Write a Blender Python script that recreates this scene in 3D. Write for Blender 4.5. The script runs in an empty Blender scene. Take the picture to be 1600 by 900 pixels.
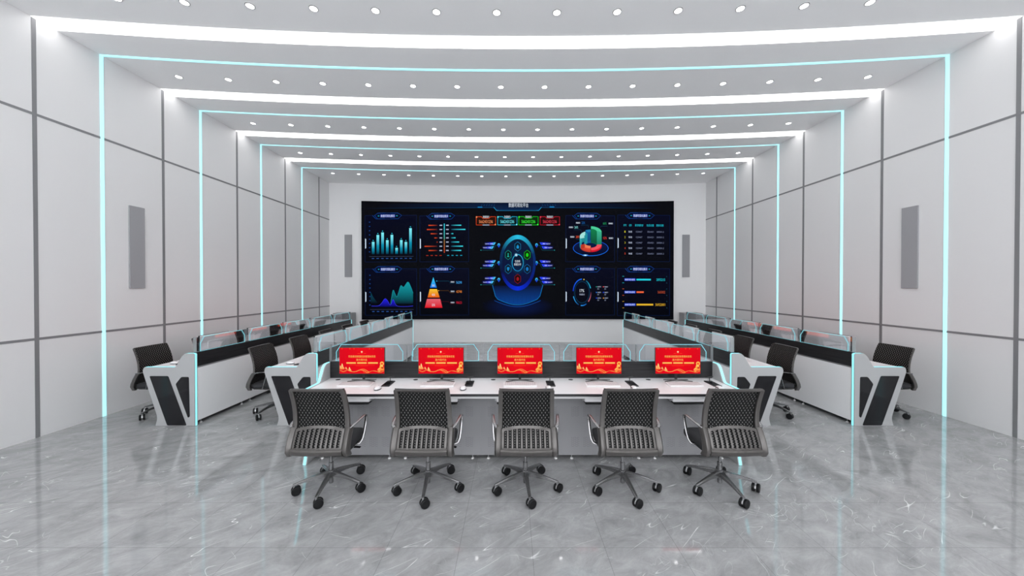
import bpy, math, random
from mathutils import Vector
PI = math.pi
K = 0.9133                      # depth factor: metres per unit of my depth survey
SC = bpy.context.scene
COL = SC.collection
random.seed(4)

# ------------------------------------------------------------------ colours and materials
def lin(c):
    return tuple(((v/255)/12.92 if v/255 <= .04045 else ((v/255+.055)/1.055)**2.4) for v in c)

def mat(name, rgb, rough=.5, metal=0.0, emit=None, estr=0.0, spec=.5, coat=0.0):
    m = bpy.data.materials.new(name); m.use_nodes = True
    b = m.node_tree.nodes['Principled BSDF']
    b.inputs['Base Color'].default_value = (*rgb, 1)
    b.inputs['Roughness'].default_value = rough
    b.inputs['Metallic'].default_value = metal
    b.inputs['Specular IOR Level'].default_value = spec
    b.inputs['Coat Weight'].default_value = coat
    if emit:
        b.inputs['Emission Color'].default_value = (*emit, 1)
        b.inputs['Emission Strength'].default_value = estr
    return m

def N(m, t, **kw):
    n = m.node_tree.nodes.new(t)
    for k, v in kw.items(): setattr(n, k, v)
    return n
def L(m, a, b): m.node_tree.links.new(a, b)
def math_(m, op, a, b=None, c=None, clamp=False):
    n = N(m, 'ShaderNodeMath', operation=op); n.use_clamp = clamp
    for i, v in enumerate((a, b, c)):
        if v is None: continue
        if isinstance(v, (int, float)): n.inputs[i].default_value = v
        else: L(m, v, n.inputs[i])
    return n.outputs[0]
def mixc(m, f, a, b):
    n = N(m, 'ShaderNodeMix', data_type='RGBA')
    if isinstance(f, (int, float)): n.inputs[0].default_value = f
    else: L(m, f, n.inputs[0])
    for i, v in ((6, a), (7, b)):
        if isinstance(v, tuple): n.inputs[i].default_value = (*v, 1)
        else: L(m, v, n.inputs[i])
    return n.outputs[2]

WALLC = (.76, .755, .76)
M = {}
def paint(name, rgb, rough):
    m = mat(name, rgb, rough)
    b = m.node_tree.nodes['Principled BSDF']
    tc = N(m, 'ShaderNodeTexCoord'); nz = N(m, 'ShaderNodeTexNoise'); nz.inputs['Scale'].default_value = 60
    L(m, tc.outputs['Object'], nz.inputs['Vector'])
    bp = N(m, 'ShaderNodeBump'); bp.inputs['Strength'].default_value = .02; bp.inputs['Distance'].default_value = .002
    L(m, nz.outputs['Fac'], bp.inputs['Height']); L(m, bp.outputs['Normal'], b.inputs['Normal'])
    return m
M['wall'] = paint('wall_panel_white', WALLC, .45)
M['farwall'] = paint('far_wall_paint', (.86, .855, .86), .6)
M['ceil'] = paint('ceiling_paint', (.96, .957, .962), .7)
M['joint'] = mat('grey_metal_joint', (.23, .23, .24), .5, .1)
M['strip'] = mat('white_light_diffuser', (.8, .8, .8), .5, 0, (1.0, .995, .99), 3.2)
M['led'] = mat('cyan_led', (.3, .6, .65), .4, 0, lin((172, 240, 248)), .95)
M['led_edge'] = mat('cyan_led_edge', (.2, .5, .55), .4, 0, lin((130, 232, 240)), 1.1)
M['led_dim'] = mat('cyan_led_line', (.2, .5, .55), .4, 0, lin((120, 205, 215)), .62)
M['lamp'] = mat('downlight_lens', (.8, .8, .8), .4, 0, (1, 1, 1), 9.0)
M['bezel'] = mat('downlight_bezel', (.25, .24, .24), .4, .6)
M['frame_grey'] = mat('chair_frame_grey', (.108, .101, .097), .3, .5)
M['frame_edge'] = mat('chair_arm_metal', (.33, .325, .33), .18, .9)
M['base_metal'] = mat('chair_base_metal', (.22, .22, .225), .26, .8)
M['silver'] = mat('silver_metal', (.55, .55, .57), .3, .7)
M['seat'] = mat('black_seat_fabric', (.022, .022, .025), .8)
M['rubber'] = mat('black_caster_plastic', (.006, .006, .007), .5, spec=.25)
M['desk_white'] = mat('desk_white_laminate', (.84, .83, .84), .32)
M['desk_back'] = mat('desk_white_panel', (.90, .90, .91), .4)
M['desk_grey'] = mat('desk_grey_panel', (.40, .406, .412), .4)
M['steel'] = mat('perforated_steel', (.32, .32, .333), .4, .15)
M['black_edge'] = mat('black_edge_band', (.02, .02, .022), .4)
M['inset'] = mat('black_gloss_inset', (.010, .010, .012), .10, spec=.3)
M['plastic_black'] = mat('black_plastic', (.012, .012, .013), .35)
M['plastic_white'] = mat('white_plastic', (.84, .83, .84), .35)
M['speaker'] = mat('grey_speaker_cloth', (.33, .33, .345), .8)
M['key'] = mat('keycap_grey_white', (.62, .61, .62), .4)
M['cabinet'] = mat('grey_cabinet_paint', (.36, .36, .37), .5)

# perforated steel : six groups of small slots per station, two rows of groups (UV in metres from the station centre)
def perforated():
    m = M['steel']; b = m.node_tree.nodes['Principled BSDF']
    uv = N(m, 'ShaderNodeUVMap'); s = N(m, 'ShaderNodeSeparateXYZ'); L(m, uv.outputs[0], s.inputs[0])
    au = math_(m, 'ABSOLUTE', s.outputs[0]); v = s.outputs[1]
    g = None
    for c in (.065, .19, .315):
        d = math_(m, 'LESS_THAN', math_(m, 'ABSOLUTE', math_(m, 'SUBTRACT', au, c)), .042)
        g = d if g is None else math_(m, 'MAXIMUM', g, d)
    r = None
    for c in (.495, .178):
        d = math_(m, 'LESS_THAN', math_(m, 'ABSOLUTE', math_(m, 'SUBTRACT', v, c)), .052)
        r = d if r is None else math_(m, 'MAXIMUM', r, d)
    row = math_(m, 'DIVIDE', v, .0105)
    odd = math_(m, 'MULTIPLY', math_(m, 'MODULO', math_(m, 'FLOOR', row), 2), .5)
    fx = math_(m, 'FRACT', math_(m, 'ADD', math_(m, 'DIVIDE', s.outputs[0], .040), math_(m, 'ADD', odd, 40)))
    fy = math_(m, 'FRACT', row)
    hx = math_(m, 'LESS_THAN', math_(m, 'ABSOLUTE', math_(m, 'SUBTRACT', fx, .5)), .33)
    hy = math_(m, 'LESS_THAN', math_(m, 'ABSOLUTE', math_(m, 'SUBTRACT', fy, .5)), .17)
    f = math_(m, 'MULTIPLY', math_(m, 'MULTIPLY', g, r), math_(m, 'MULTIPLY', hx, hy))
    L(m, mixc(m, f, (.32, .32, .333), (.23, .23, .24)), b.inputs['Base Color'])
perforated()

# dark wood-look board with fine horizontal grain
def grain():
    m = mat('black_grain_board', (.02, .02, .022), .28, spec=.25); b = m.node_tree.nodes['Principled BSDF']
    tc = N(m, 'ShaderNodeTexCoord'); mp = N(m, 'ShaderNodeMapping'); mp.inputs['Scale'].default_value = (1.2, 1, 90)
    L(m, tc.outputs['Object'], mp.inputs[0])
    nz = N(m, 'ShaderNodeTexNoise'); nz.inputs['Scale'].default_value = 2.0; nz.inputs['Detail'].default_value = 4
    L(m, mp.outputs[0], nz.inputs[0])
    cr = N(m, 'ShaderNodeValToRGB'); cr.color_ramp.elements[0].position = .35; cr.color_ramp.elements[1].position = .7
    cr.color_ramp.elements[0].color = (.012, .012, .013, 1); cr.color_ramp.elements[1].color = (.04, .04, .043, 1)
    L(m, nz.outputs['Fac'], cr.inputs[0]); L(m, cr.outputs[0], b.inputs['Base Color'])
    return m
M['board'] = grain()

# glass: partly mirror, partly clear, after the viewing angle of the surface itself
def glass():
    m = bpy.data.materials.new('clear_glass'); m.use_nodes = True; nt = m.node_tree; nt.nodes.clear()
    out = N(m, 'ShaderNodeOutputMaterial'); mx = N(m, 'ShaderNodeMixShader')
    tr = N(m, 'ShaderNodeBsdfTransparent'); tr.inputs[0].default_value = (.965, .97, .98, 1)
    gl = N(m, 'ShaderNodeBsdfGlossy'); gl.inputs['Roughness'].default_value = .0; gl.inputs[0].default_value = (.95, .95, .97, 1)
    lw = N(m, 'ShaderNodeLayerWeight'); lw.inputs[0].default_value = .5
    fr = math_(m, 'ADD', math_(m, 'MULTIPLY', math_(m, 'POWER', lw.outputs['Facing'], 1.7), .72), .05)
    L(m, fr, mx.inputs[0]); L(m, tr.outputs[0], mx.inputs[1]); L(m, gl.outputs[0], mx.inputs[2]); L(m, mx.outputs[0], out.inputs[0])
    return m
M['glass'] = glass()
def frosted():
    m = bpy.data.materials.new('grey_frosted_glass_edge'); m.use_nodes = True; nt = m.node_tree
    b = nt.nodes['Principled BSDF']; out = nt.nodes['Material Output']
    b.inputs['Base Color'].default_value = (.34, .36, .37, 1); b.inputs['Roughness'].default_value = .3
    tr = N(m, 'ShaderNodeBsdfTransparent'); mx = N(m, 'ShaderNodeMixShader'); mx.inputs[0].default_value = .6
    L(m, tr.outputs[0], mx.inputs[1]); L(m, b.outputs[0], mx.inputs[2]); L(m, mx.outputs[0], out.inputs[0])
    return m
M['frost'] = frosted()
def pane():
    m = bpy.data.materials.new('window_glass'); m.use_nodes = True; m.node_tree.nodes.clear()
    out = N(m, 'ShaderNodeOutputMaterial'); tr = N(m, 'ShaderNodeBsdfTransparent'); tr.inputs[0].default_value = (.96, .97, .98, 1)
    gl = N(m, 'ShaderNodeBsdfGlossy'); gl.inputs['Roughness'].default_value = 0; mx = N(m, 'ShaderNodeMixShader'); mx.inputs[0].default_value = .06
    L(m, tr.outputs[0], mx.inputs[1]); L(m, gl.outputs[0], mx.inputs[2]); L(m, mx.outputs[0], out.inputs[0]); return m
M['pane'] = pane()  # glass for the added daylight openings in the unseen back wall

# chair mesh: woven black net with staggered pale thread stitches (UV in metres)
def net(name, px, py, hw, hh, base, thread):
    m = mat(name, base, .7, spec=.15); b = m.node_tree.nodes['Principled BSDF']; out = m.node_tree.nodes['Material Output']
    uv = N(m, 'ShaderNodeUVMap'); s = N(m, 'ShaderNodeSeparateXYZ'); L(m, uv.outputs[0], s.inputs[0])
    res = None
    for sh in (0, .5):
        fx = math_(m, 'FRACT', math_(m, 'ADD', math_(m, 'DIVIDE', s.outputs[0], px), 40+sh))
        fy = math_(m, 'FRACT', math_(m, 'ADD', math_(m, 'DIVIDE', s.outputs[1], py), 40+sh))
        dx = math_(m, 'DIVIDE', math_(m, 'SUBTRACT', fx, .5), hw); dy = math_(m, 'DIVIDE', math_(m, 'SUBTRACT', fy, .5), hh)
        q = math_(m, 'LESS_THAN', math_(m, 'ADD', math_(m, 'POWER', math_(m, 'ABSOLUTE', dx), 2), math_(m, 'POWER', math_(m, 'ABSOLUTE', dy), 2)), 1)
        res = q if res is None else math_(m, 'MAXIMUM', res, q)
    L(m, mixc(m, res, base, thread), b.inputs['Base Color'])
    return m
M['net'] = net('black_woven_net', .0295, .037, .085, .165, (.009, .009, .009), (.27, .262, .258))
M['slotnet'] = net('black_chain_net', .0385, .018, .11, .30, (.009, .009, .009), (.13, .127, .125))

# marble floor tiles
def marble():
    m = mat('grey_marble_tile', (.3, .3, .31), .16); b = m.node_tree.nodes['Principled BSDF']
    geo = N(m, 'ShaderNodeNewGeometry'); s = N(m, 'ShaderNodeSeparateXYZ'); L(m, geo.outputs['Position'], s.inputs[0])
    T = .4985
    tx = math_(m, 'DIVIDE', math_(m, 'SUBTRACT', s.outputs[0], .138), T); ty = math_(m, 'DIVIDE', math_(m, 'SUBTRACT', s.outputs[1], 2.391), T)
    fx = math_(m, 'FRACT', math_(m, 'ADD', tx, 100)); fy = math_(m, 'FRACT', math_(m, 'ADD', ty, 100))
    ex = math_(m, 'MINIMUM', fx, math_(m, 'SUBTRACT', 1, fx)); ey = math_(m, 'MINIMUM', fy, math_(m, 'SUBTRACT', 1, fy))
    line = math_(m, 'LESS_THAN', math_(m, 'MINIMUM', ex, ey), .0032)
    # cloudy body, stretched diagonally
    mp = N(m, 'ShaderNodeMapping', vector_type='TEXTURE'); mp.inputs['Rotation'].default_value = (0, 0, math.radians(30)); mp.inputs['Scale'].default_value = (.52, .31, 1)
    L(m, geo.outputs['Position'], mp.inputs[0])
    n1 = N(m, 'ShaderNodeTexNoise'); n1.inputs['Scale'].default_value = 1.9; n1.inputs['Detail'].default_value = 10; n1.inputs['Roughness'].default_value = .74; n1.inputs['Distortion'].default_value = .5
    L(m, mp.outputs[0], n1.inputs[0])
    cr = N(m, 'ShaderNodeValToRGB'); e = cr.color_ramp.elements
    e[0].position = .30; e[0].color = (.25, .252, .257, 1); e[1].position = .72; e[1].color = (.455, .457, .463, 1)
    L(m, n1.outputs['Fac'], cr.inputs[0]); col = cr.outputs[0]
    # thin light veins, kept only in patches
    def vein(rot, sc, dist, width, gate_scale, gate_lo, seed, colv, amount):
        nonlocal col
        mp2 = N(m, 'ShaderNodeMapping', vector_type='TEXTURE'); mp2.inputs['Rotation'].default_value = (0, 0, math.radians(rot)); mp2.inputs['Location'].default_value = (seed, seed*1.7, seed); mp2.inputs['Scale'].default_value = sc
        L(m, geo.outputs['Position'], mp2.inputs[0])
        nn = N(m, 'ShaderNodeTexNoise'); nn.inputs['Scale'].default_value = 1.0; nn.inputs['Detail'].default_value = 1.8; nn.inputs['Roughness'].default_value = .45; nn.inputs['Distortion'].default_value = dist
        L(m, mp2.outputs[0], nn.inputs[0])
        d = math_(m, 'ABSOLUTE', math_(m, 'SUBTRACT', nn.outputs['Fac'], .5))
        v = math_(m, 'SUBTRACT', 1, math_(m, 'DIVIDE', d, width), clamp=True)
        gn = N(m, 'ShaderNodeTexNoise'); gn.inputs['Scale'].default_value = gate_scale; gn.inputs['Detail'].default_value = 2
        L(m, geo.outputs['Position'], gn.inputs[0])
        g = math_(m, 'MULTIPLY', math_(m, 'SUBTRACT', gn.outputs['Fac'], gate_lo), 9, clamp=True)
        col = mixc(m, math_(m, 'MULTIPLY', math_(m, 'MULTIPLY', v, g), amount), col, colv)
    vein(36, (1.0, .18, 1), .0, .0036, 3.0, .53, 3.1, (.95, .95, .95), 1.0)
    vein(29, (.75, .14, 1), .0, .0045, 3.6, .54, 21.4, (.85, .85, .86), .9)
    vein(-28, (.6, .16, 1), .05, .0045, 3.4, .57, 8.7, (.9, .9, .9), .9)
    vein(60, (.32, .16, 1), .9, .0075, 2.0, .54, 15.2, (.62, .62, .63), .75)
    col2 = mixc(m, math_(m, 'MULTIPLY', line, .55), col, (.13, .13, .135))
    L(m, col2, b.inputs['Base Color'])
    L(m, math_(m, 'ADD', math_(m, 'MULTIPLY', n1.outputs['Fac'], .04), .025), b.inputs['Roughness'])
    b.inputs['Specular IOR Level'].default_value = .95
    return m
M['floor'] = marble()

def emit_attr(name, base=.001, rough=.5, strength=1.0):
    m = mat(name, (base, base, base), rough, spec=.03); b = m.node_tree.nodes['Principled BSDF']
    a = N(m, 'ShaderNodeVertexColor'); a.layer_name = 'Col'
    L(m, a.outputs[0], b.inputs['Emission Color']); b.inputs['Emission Strength'].default_value = strength
    return m
M['screen'] = emit_attr('lit_screen_pixels')
M['screen_black'] = mat('led_wall_surface', (.002, .002, .002), .6, 0, lin((4, 5, 11)), 1.0, spec=.03)

# ------------------------------------------------------------------ mesh builder
class MB:
    def __init__(s): s.v = []; s.f = []; s.m = []; s.uv = []; s.mats = []
    def mi(s, m):
        if m not in s.mats: s.mats.append(m)
        return s.mats.index(m)
    def add(s, vs, fs, m, uvs=None):
        o = len(s.v); k = s.mi(m); s.v += [tuple(p) for p in vs]
        for i, f in enumerate(fs):
            s.f.append([o+j for j in f]); s.m.append(k)
            s.uv.append([uvs[j] for j in f] if uvs else None)
        return s
    def box(s, x0, x1, y0, y1, z0, z1, m, b=0.0):
        """box; b > 0 cuts the twelve edges"""
        if b <= 0:
            vs = [(x, y, z) for z in (z0, z1) for y in (y0, y1) for x in (x0, x1)]
            return s.add(vs, [(0, 2, 3, 1), (4, 5, 7, 6), (0, 1, 5, 4), (2, 6, 7, 3), (0, 4, 6, 2), (1, 3, 7, 5)], m)
        b = min(b, (x1-x0)*.49, (y1-y0)*.49, (z1-z0)*.49)
        rings = []
        for z, d in ((z0, b), (z0+b, 0), (z1-b, 0), (z1, b)):
            xa, xb, ya, yb = x0+d, x1-d, y0+d, y1-d
            c = b*.6 if d == 0 else b*.6
            rings.append([(xa+c, ya, z), (xb-c, ya, z), (xb, ya+c, z), (xb, yb-c, z), (xb-c, yb, z), (xa+c, yb, z), (xa, yb-c, z), (xa, ya+c, z)])
        return s.loft(rings, m)
    def loft(s, rings, m, cap=True, closed=True, uvs=None):
        n = len(rings[0]); vs = [p for r in rings for p in r]; fs = []
        for i in range(len(rings)-1):
            for j in range(n if closed else n-1):
                k = (j+1) % n
                fs.append((i*n+j, i*n+k, (i+1)*n+k, (i+1)*n+j))
        if cap and closed:
            fs.append(tuple(range(n-1, -1, -1))); fs.append(tuple((len(rings)-1)*n+j for j in range(n)))
        return s.add(vs, fs, m, uvs)
    def prism(s, pts, a0, a1, axis, m):
        """2-D outline pts pushed along axis from a0 to a1; axis x: pts=(y,z), y: (x,z), z: (x,y)"""
        def P(p, a): return {'x': (a, p[0], p[1]), 'y': (p[0], a, p[1]), 'z': (p[0], p[1], a)}[axis]
        return s.loft([[P(p, a0) for p in pts], [P(p, a1) for p in pts]], m)
    def cyl(s, c, r, h, m, axis='z', n=20, r2=None, bev=0.0):
        r2 = r if r2 is None else r2
        prof = [(r, 0), (r2, h)] if bev <= 0 else [(r-bev, 0), (r, bev), (r2, h-bev), (r2-bev, h)]
        rings = []
        for rr, t in prof:
            ring = []
            for i in range(n):
                a = 2*PI*i/n; u, w = rr*math.cos(a), rr*math.sin(a)
                ring.append({'z': (c[0]+u, c[1]+w, c[2]+t), 'x': (c[0]+t, c[1]+u, c[2]+w), 'y': (c[0]+u, c[1]+t, c[2]+w)}[axis])
            rings.append(ring)
        return s.loft(rings, m)
    def strap(s, path, w, t, m, side=Vector((1, 0, 0)), wl=None):
        """rectangular bar swept along path; w across 'side', t across the normal"""
        rings = []
        P = [Vector(p) for p in path]
        for i, p in enumerate(P):
            d = (P[min(i+1, len(P)-1)]-P[max(i-1, 0)]).normalized()
            sd = (side - d*side.dot(d)).normalized(); nn = d.cross(sd)
            ww = wl[i] if wl else w; c = min(ww, t)*.3
            q = [(-ww/2+c, -t/2), (ww/2-c, -t/2), (ww/2, -t/2+c), (ww/2, t/2-c), (ww/2-c, t/2), (-ww/2+c, t/2), (-ww/2, t/2-c), (-ww/2, -t/2+c)]
            rings.append([tuple(p+sd*a+nn*b) for a, b in q])
        return s.loft(rings, m)
    def build(s, name, parent=None, smooth=35, mesh=None):
        me = mesh or s.mesh(name, smooth)
        o = bpy.data.objects.new(name, me); COL.objects.link(o)
        if parent: o.parent = parent
        return o
    def mesh(s, name, smooth=35):
        me = bpy.data.meshes.new(name); me.from_pydata(s.v, [], s.f); me.update()
        for m in s.mats: me.materials.append(m)
        for p, k in zip(me.polygons, s.m): p.material_index = k
        if any(u is not None for u in s.uv):
            lay = me.uv_layers.new(name='UVMap'); i = 0
            for u in s.uv_list(): lay.data[i].uv = u; i += 1
        import bmesh
        bm = bmesh.new(); bm.from_mesh(me); bmesh.ops.recalc_face_normals(bm, faces=bm.faces); bm.to_mesh(me); bm.free()
        if smooth:
            me.polygons.foreach_set('use_smooth', [True]*len(me.polygons))
            me.set_sharp_from_angle(angle=math.radians(smooth))
        return me
    def uv_list(s):
        for f, u in zip(s.f, s.uv):
            for i in range(len(f)): yield (u[i] if u else (0, 0))

def rounded(pts, r, n=4):
    """round every corner of a 2-D outline; r number or list"""
    out = []; k = len(pts)
    for i in range(k):
        p = Vector(pts[i]); a = Vector(pts[i-1]); b = Vector(pts[(i+1) % k])
        rr = r[i] if isinstance(r, (list, tuple)) else r
        if rr <= 0: out.append(tuple(p)); continue
        d1 = (a-p); d2 = (b-p); rr = min(rr, d1.length*.45, d2.length*.45)
        s1 = p+d1.normalized()*rr; s2 = p+d2.normalized()*rr
        for j in range(n+1):
            t = j/n; out.append(tuple(s1*(1-t)**2+p*2*t*(1-t)+s2*t*t))
    return out
def rrect(x0, x1, y0, y1, r, n=4): return rounded([(x0, y0), (x1, y0), (x1, y1), (x0, y1)], r, n)

def tag(o, label=None, cat=None, group=None, kind=None):
    if label: o['label'] = label
    if cat: o['category'] = cat
    if group: o['group'] = group
    if kind: o['kind'] = kind
    return o
def thing(name, label, cat, loc=(0, 0, 0), rz=0, group=None):
    o = bpy.data.objects.new(name, None); COL.objects.link(o); o.empty_display_size = .1
    o.location = loc; o.rotation_euler = (0, 0, rz)
    return tag(o, label, cat, group)
def copy_tree(o, parent=None, top=True):
    c = o.copy(); COL.objects.link(c)
    if parent: c.parent = parent
    for ch in list(KIDS.get(o.name, [])): copy_tree(ch, c, False)
    return c
KIDS = {}
def freeze(root):
    """remember the children of a finished prototype"""
    for o in bpy.data.objects:
        if o.parent: 
            l = KIDS.setdefault(o.parent.name, [])
            if o not in l: l.append(o)
def structure(o): o['kind'] = 'structure'; return o

# ------------------------------------------------------------------ the room
XL, XR, XC = -5.61, 5.95, .17
H = 4.94; YB = -3.2
SAG = .338
def arc(x): return SAG*(1-((x-XC)/5.78)**2)
YW = 11.80*K
NX = 40
xs = [XL+(XR-XL)*i/NX for i in range(NX+1)]

structure(MB().box(XL-.15, XR+.15, YB-.15, YW+SAG+.3, -.1, 0, M['floor']).build('floor', smooth=0))
structure(MB().box(XL-.15, XR+.15, YB-.15, YW+SAG+.3, H, H+.12, M['ceil']).build('ceiling', smooth=0))
structure(MB().box(XL-.15, XL, YB-.15, YW+SAG+.3, 0, H, M['wall']).build('wall_left', smooth=0))
structure(MB().box(XR, XR+.15, YB-.15, YW+SAG+.3, 0, H, M['wall']).build('wall_right', smooth=0))
# unseen end behind the viewpoint, windows added to brighten the room: parapet, head, piers and three glazed openings
bw = MB(); bw.box(XL, XR, YB-.15, YB, 0, .5, M['wall']); bw.box(XL, XR, YB-.15, YB, H-.25, H, M['wall'])
for i in range(4):
    c = XL+.15+(XR-XL-.3)*i/3; bw.box(c-.15, c+.15, YB-.15, YB, .5, H-.25, M['wall'])
structure(bw.build('wall_back', smooth=0))
for i in range(3):
    xa = XL+.3+(XR-XL-.3)*i/3; xb = XL+(XR-XL-.3)*(i+1)/3; wb = MB()
    for q in range(4): c = xa+.03+(xb-xa-.06)*q/3; wb.box(c-.03, c+.03, YB-.10, YB-.04, .5, H-.25, M['joint'])
    for z in (.53, H-.28): wb.box(xa, xb, YB-.10, YB-.04, z-.03, z+.03, M['joint'])
    wn = wb.build('window_%d' % (i+1), smooth=0); structure(wn)
    MB().box(xa, xb, YB-.075, YB-.07, .5, H-.25, M['pane']).build('window_pane', wn, 0)
fw = MB()
ring = [(x, YW+arc(x)) for x in xs] + [(XR, YW+SAG+.2), (XL, YW+SAG+.2)]
fw.prism(ring, 0, H, 'z', M['farwall']); structure(fw.build('wall_far', smooth=20))

# dark panel joints on the side walls
n = 0
for sx, X in ((1, XL), (-1, XR)):
    for k in range(-4, 5):
        y = (4.527+1.663*k)*K
        if y < YB: continue
        n += 1
        structure(MB().box(min(X, X+sx*.004), max(X, X+sx*.004), y-.020, y+.020, 0, H, M['joint']).build('trim_%d' % n, smooth=0))
    for z in (3.81, 1.165):
        n += 1
        structure(MB().box(min(X, X+sx*.005), max(X, X+sx*.005), YB, YW+.01, z-.0145, z+.0145, M['joint']).build('trim_%d' % n, smooth=0))

ORD = ['first', 'second', 'third', 'fourth', 'fifth', 'sixth', 'seventh', 'eighth', 'ninth', 'tenth', 'eleventh', 'twelfth', 'thirteenth', 'fourteenth', 'fifteenth', 'sixteenth']
def ribbon(y0, w, z0, z1, m, x0=XL, x1=XR):
    b = MB(); k = 36; X = [x0+(x1-x0)*i/k for i in range(k+1)]
    pts = [(x, y0+arc(x)) for x in X] + [(x, y0+w+arc(x)) for x in reversed(X)]
    return b.prism(pts, z0, z1, 'z', m)
# white curved ceiling lights
where = ['nearest the camera', 'second from the camera', 'third from the camera', 'farthest away, nearest the big display']
for k in range(-3, 4):
    y = (4.505+1.66*k)*K
    lab = ('wide white curved light band across the ceiling, ' + where[k]) if k >= 0 else 'wide white curved light band across the ceiling behind the viewpoint'
    t = thing('ceiling_light', lab, 'ceiling light', (0, 0, 0), 0, 'white light bands across the ceiling')
    ribbon(y, .245*K, H-.006, H+.01, M['strip']).build('diffuser', t, 20)
# cyan LED frames: a strip up each wall and one across the ceiling
for k in range(-1, 4):
    y = (5.27+1.667*k)*K; w = .040
    if k < 0: lab = 'cyan light line round walls and ceiling behind the viewpoint'
    else: lab = ['largest cyan light line framing walls and ceiling, nearest the camera', 'second cyan light line framing walls and ceiling from the camera', 'third cyan light line framing walls and ceiling from the camera', 'smallest cyan light line framing walls and ceiling, nearest the big display'][k]
    t = thing('light_line_frame', lab, 'light strip', (0, 0, 0), 0, 'cyan light lines round the room')
    MB().box(XL, XL+.007, y-w/2, y+w/2, 0.0, H, M['led']).build('wall_strip', t, 0)
    MB().box(XR-.007, XR, y-w/2, y+w/2, 0.0, H, M['led']).build('wall_strip', t, 0)
    ribbon(y-w/2, w, H-.007, H, M['led']).build('ceiling_strip', t, 20)
# downlights
def downlight_proto():
    t = thing('ceiling_downlight', 'x', 'downlight')
    b = MB(); r0, r1, nn = .040, .049, 24
    rings = []
    for rr, z in ((r0, .0), (r0, -.005), (r1-.002, -.006), (r1, -.002), (r1, 0)):
        rings.append([(rr*math.cos(2*PI*i/nn), rr*math.sin(2*PI*i/nn), z) for i in range(nn)])
    b.loft(rings, M['bezel'], cap=False).build('bezel', t)
    MB().cyl((0, 0, -.004), r0, .003, M['lamp'], n=24).build('lens', t)
    return t
dl = downlight_proto(); freeze(dl); first = True
rown = ['nearest ceiling row', 'second ceiling row from the camera', 'third ceiling row from the camera', 'fourth ceiling row from the camera', 'farthest ceiling row, by the big display']
for r in range(5):
    for i in range(16):
        if r == 0 and (i < 1 or i > 13): continue
        x = XC+.692*(i-7.5)
        o = dl if first else copy_tree(dl); first = False
        o.location = (x, (4.08+1.66*r)*K+arc(x), H)
        j = i-1 if r == 0 else i
        tag(o, 'round downlight, %s from left, %s' % (ORD[j], rown[r]), 'downlight', 'round ceiling downlights')

# grey loudspeaker panels
def speaker(loc, rz, w, h, label):
    t = thing('mounted_speaker', label, 'speaker', loc, rz, 'grey speaker panels on the walls')
    b = MB(); b.box(-w/2, w/2, -.02, 0, 0, h, M['speaker'], .003); b.build('housing', t)
    return t
ws = .235*K; ym = 5.74*K
speaker((XL, ym, 1.755), PI/2, ws, 1.215, 'tall grey speaker panel flat on the left side wall')
speaker((XR, ym, 1.755), -PI/2, ws, 1.215, 'tall grey speaker panel flat on the right side wall')
for x, lab in ((-5.05, 'tall grey speaker panel on the far wall left of the big display'), (5.37, 'tall grey speaker panel on the far wall right of the big display')):
    speaker((x, YW+arc(x), 2.05), 0, .225, 1.31, lab)
# low grey cabinets in the far corners
for x0, x1, lab in ((-5.33, -4.79, 'low plain grey cabinet at the far wall behind the left outer desk row'), (5.13, 5.67, 'low plain grey cabinet at the far wall behind the right outer desk row')):
    t = thing('low_cabinet', lab, 'cabinet', ((x0+x1)/2, YW-.05, 0), 0, 'low grey cabinets in the far corners')
    hw = (x1-x0)/2
    MB().box(-hw, hw, -.30, .03, .04, .97, M['cabinet'], .004).build('body', t)
    MB().box(-hw+.01, hw-.01, -.29, .02, 0, .04, M['black_edge']).build('plinth', t)
    MB().box(-hw+.01, hw-.01, -.308, -.298, .06, .95, M['cabinet'], .003).build('door', t)

# ------------------------------------------------------------------ screen pictures
GLYPH = {}
def glyphs(txt):
    if txt in GLYPH: return GLYPH[txt]
    cu = bpy.data.curves.new('t', 'FONT'); cu.body = txt; cu.size = 1; cu.resolution_u = 2
    o = bpy.data.objects.new('t', cu); COL.objects.link(o)
    dg = bpy.context.evaluated_depsgraph_get(); dg.update()
    me = bpy.data.meshes.new_from_object(o.evaluated_get(dg))
    vs = [(v.co.x, v.co.y) for v in me.vertices]; fs = [list(p.vertices) for p in me.polygons]
    bpy.data.objects.remove(o); bpy.data.curves.remove(cu); bpy.data.meshes.remove(me)
    x0 = min(v[0] for v in vs); x1 = max(v[0] for v in vs); y0 = min(v[1] for v in vs); y1 = max(v[1] for v in vs)
    vs = [((x-x0)/(x1-x0), (y-y0)/(y1-y0)) for x, y in vs]
    GLYPH[txt] = (vs, fs); return GLYPH[txt]

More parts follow.
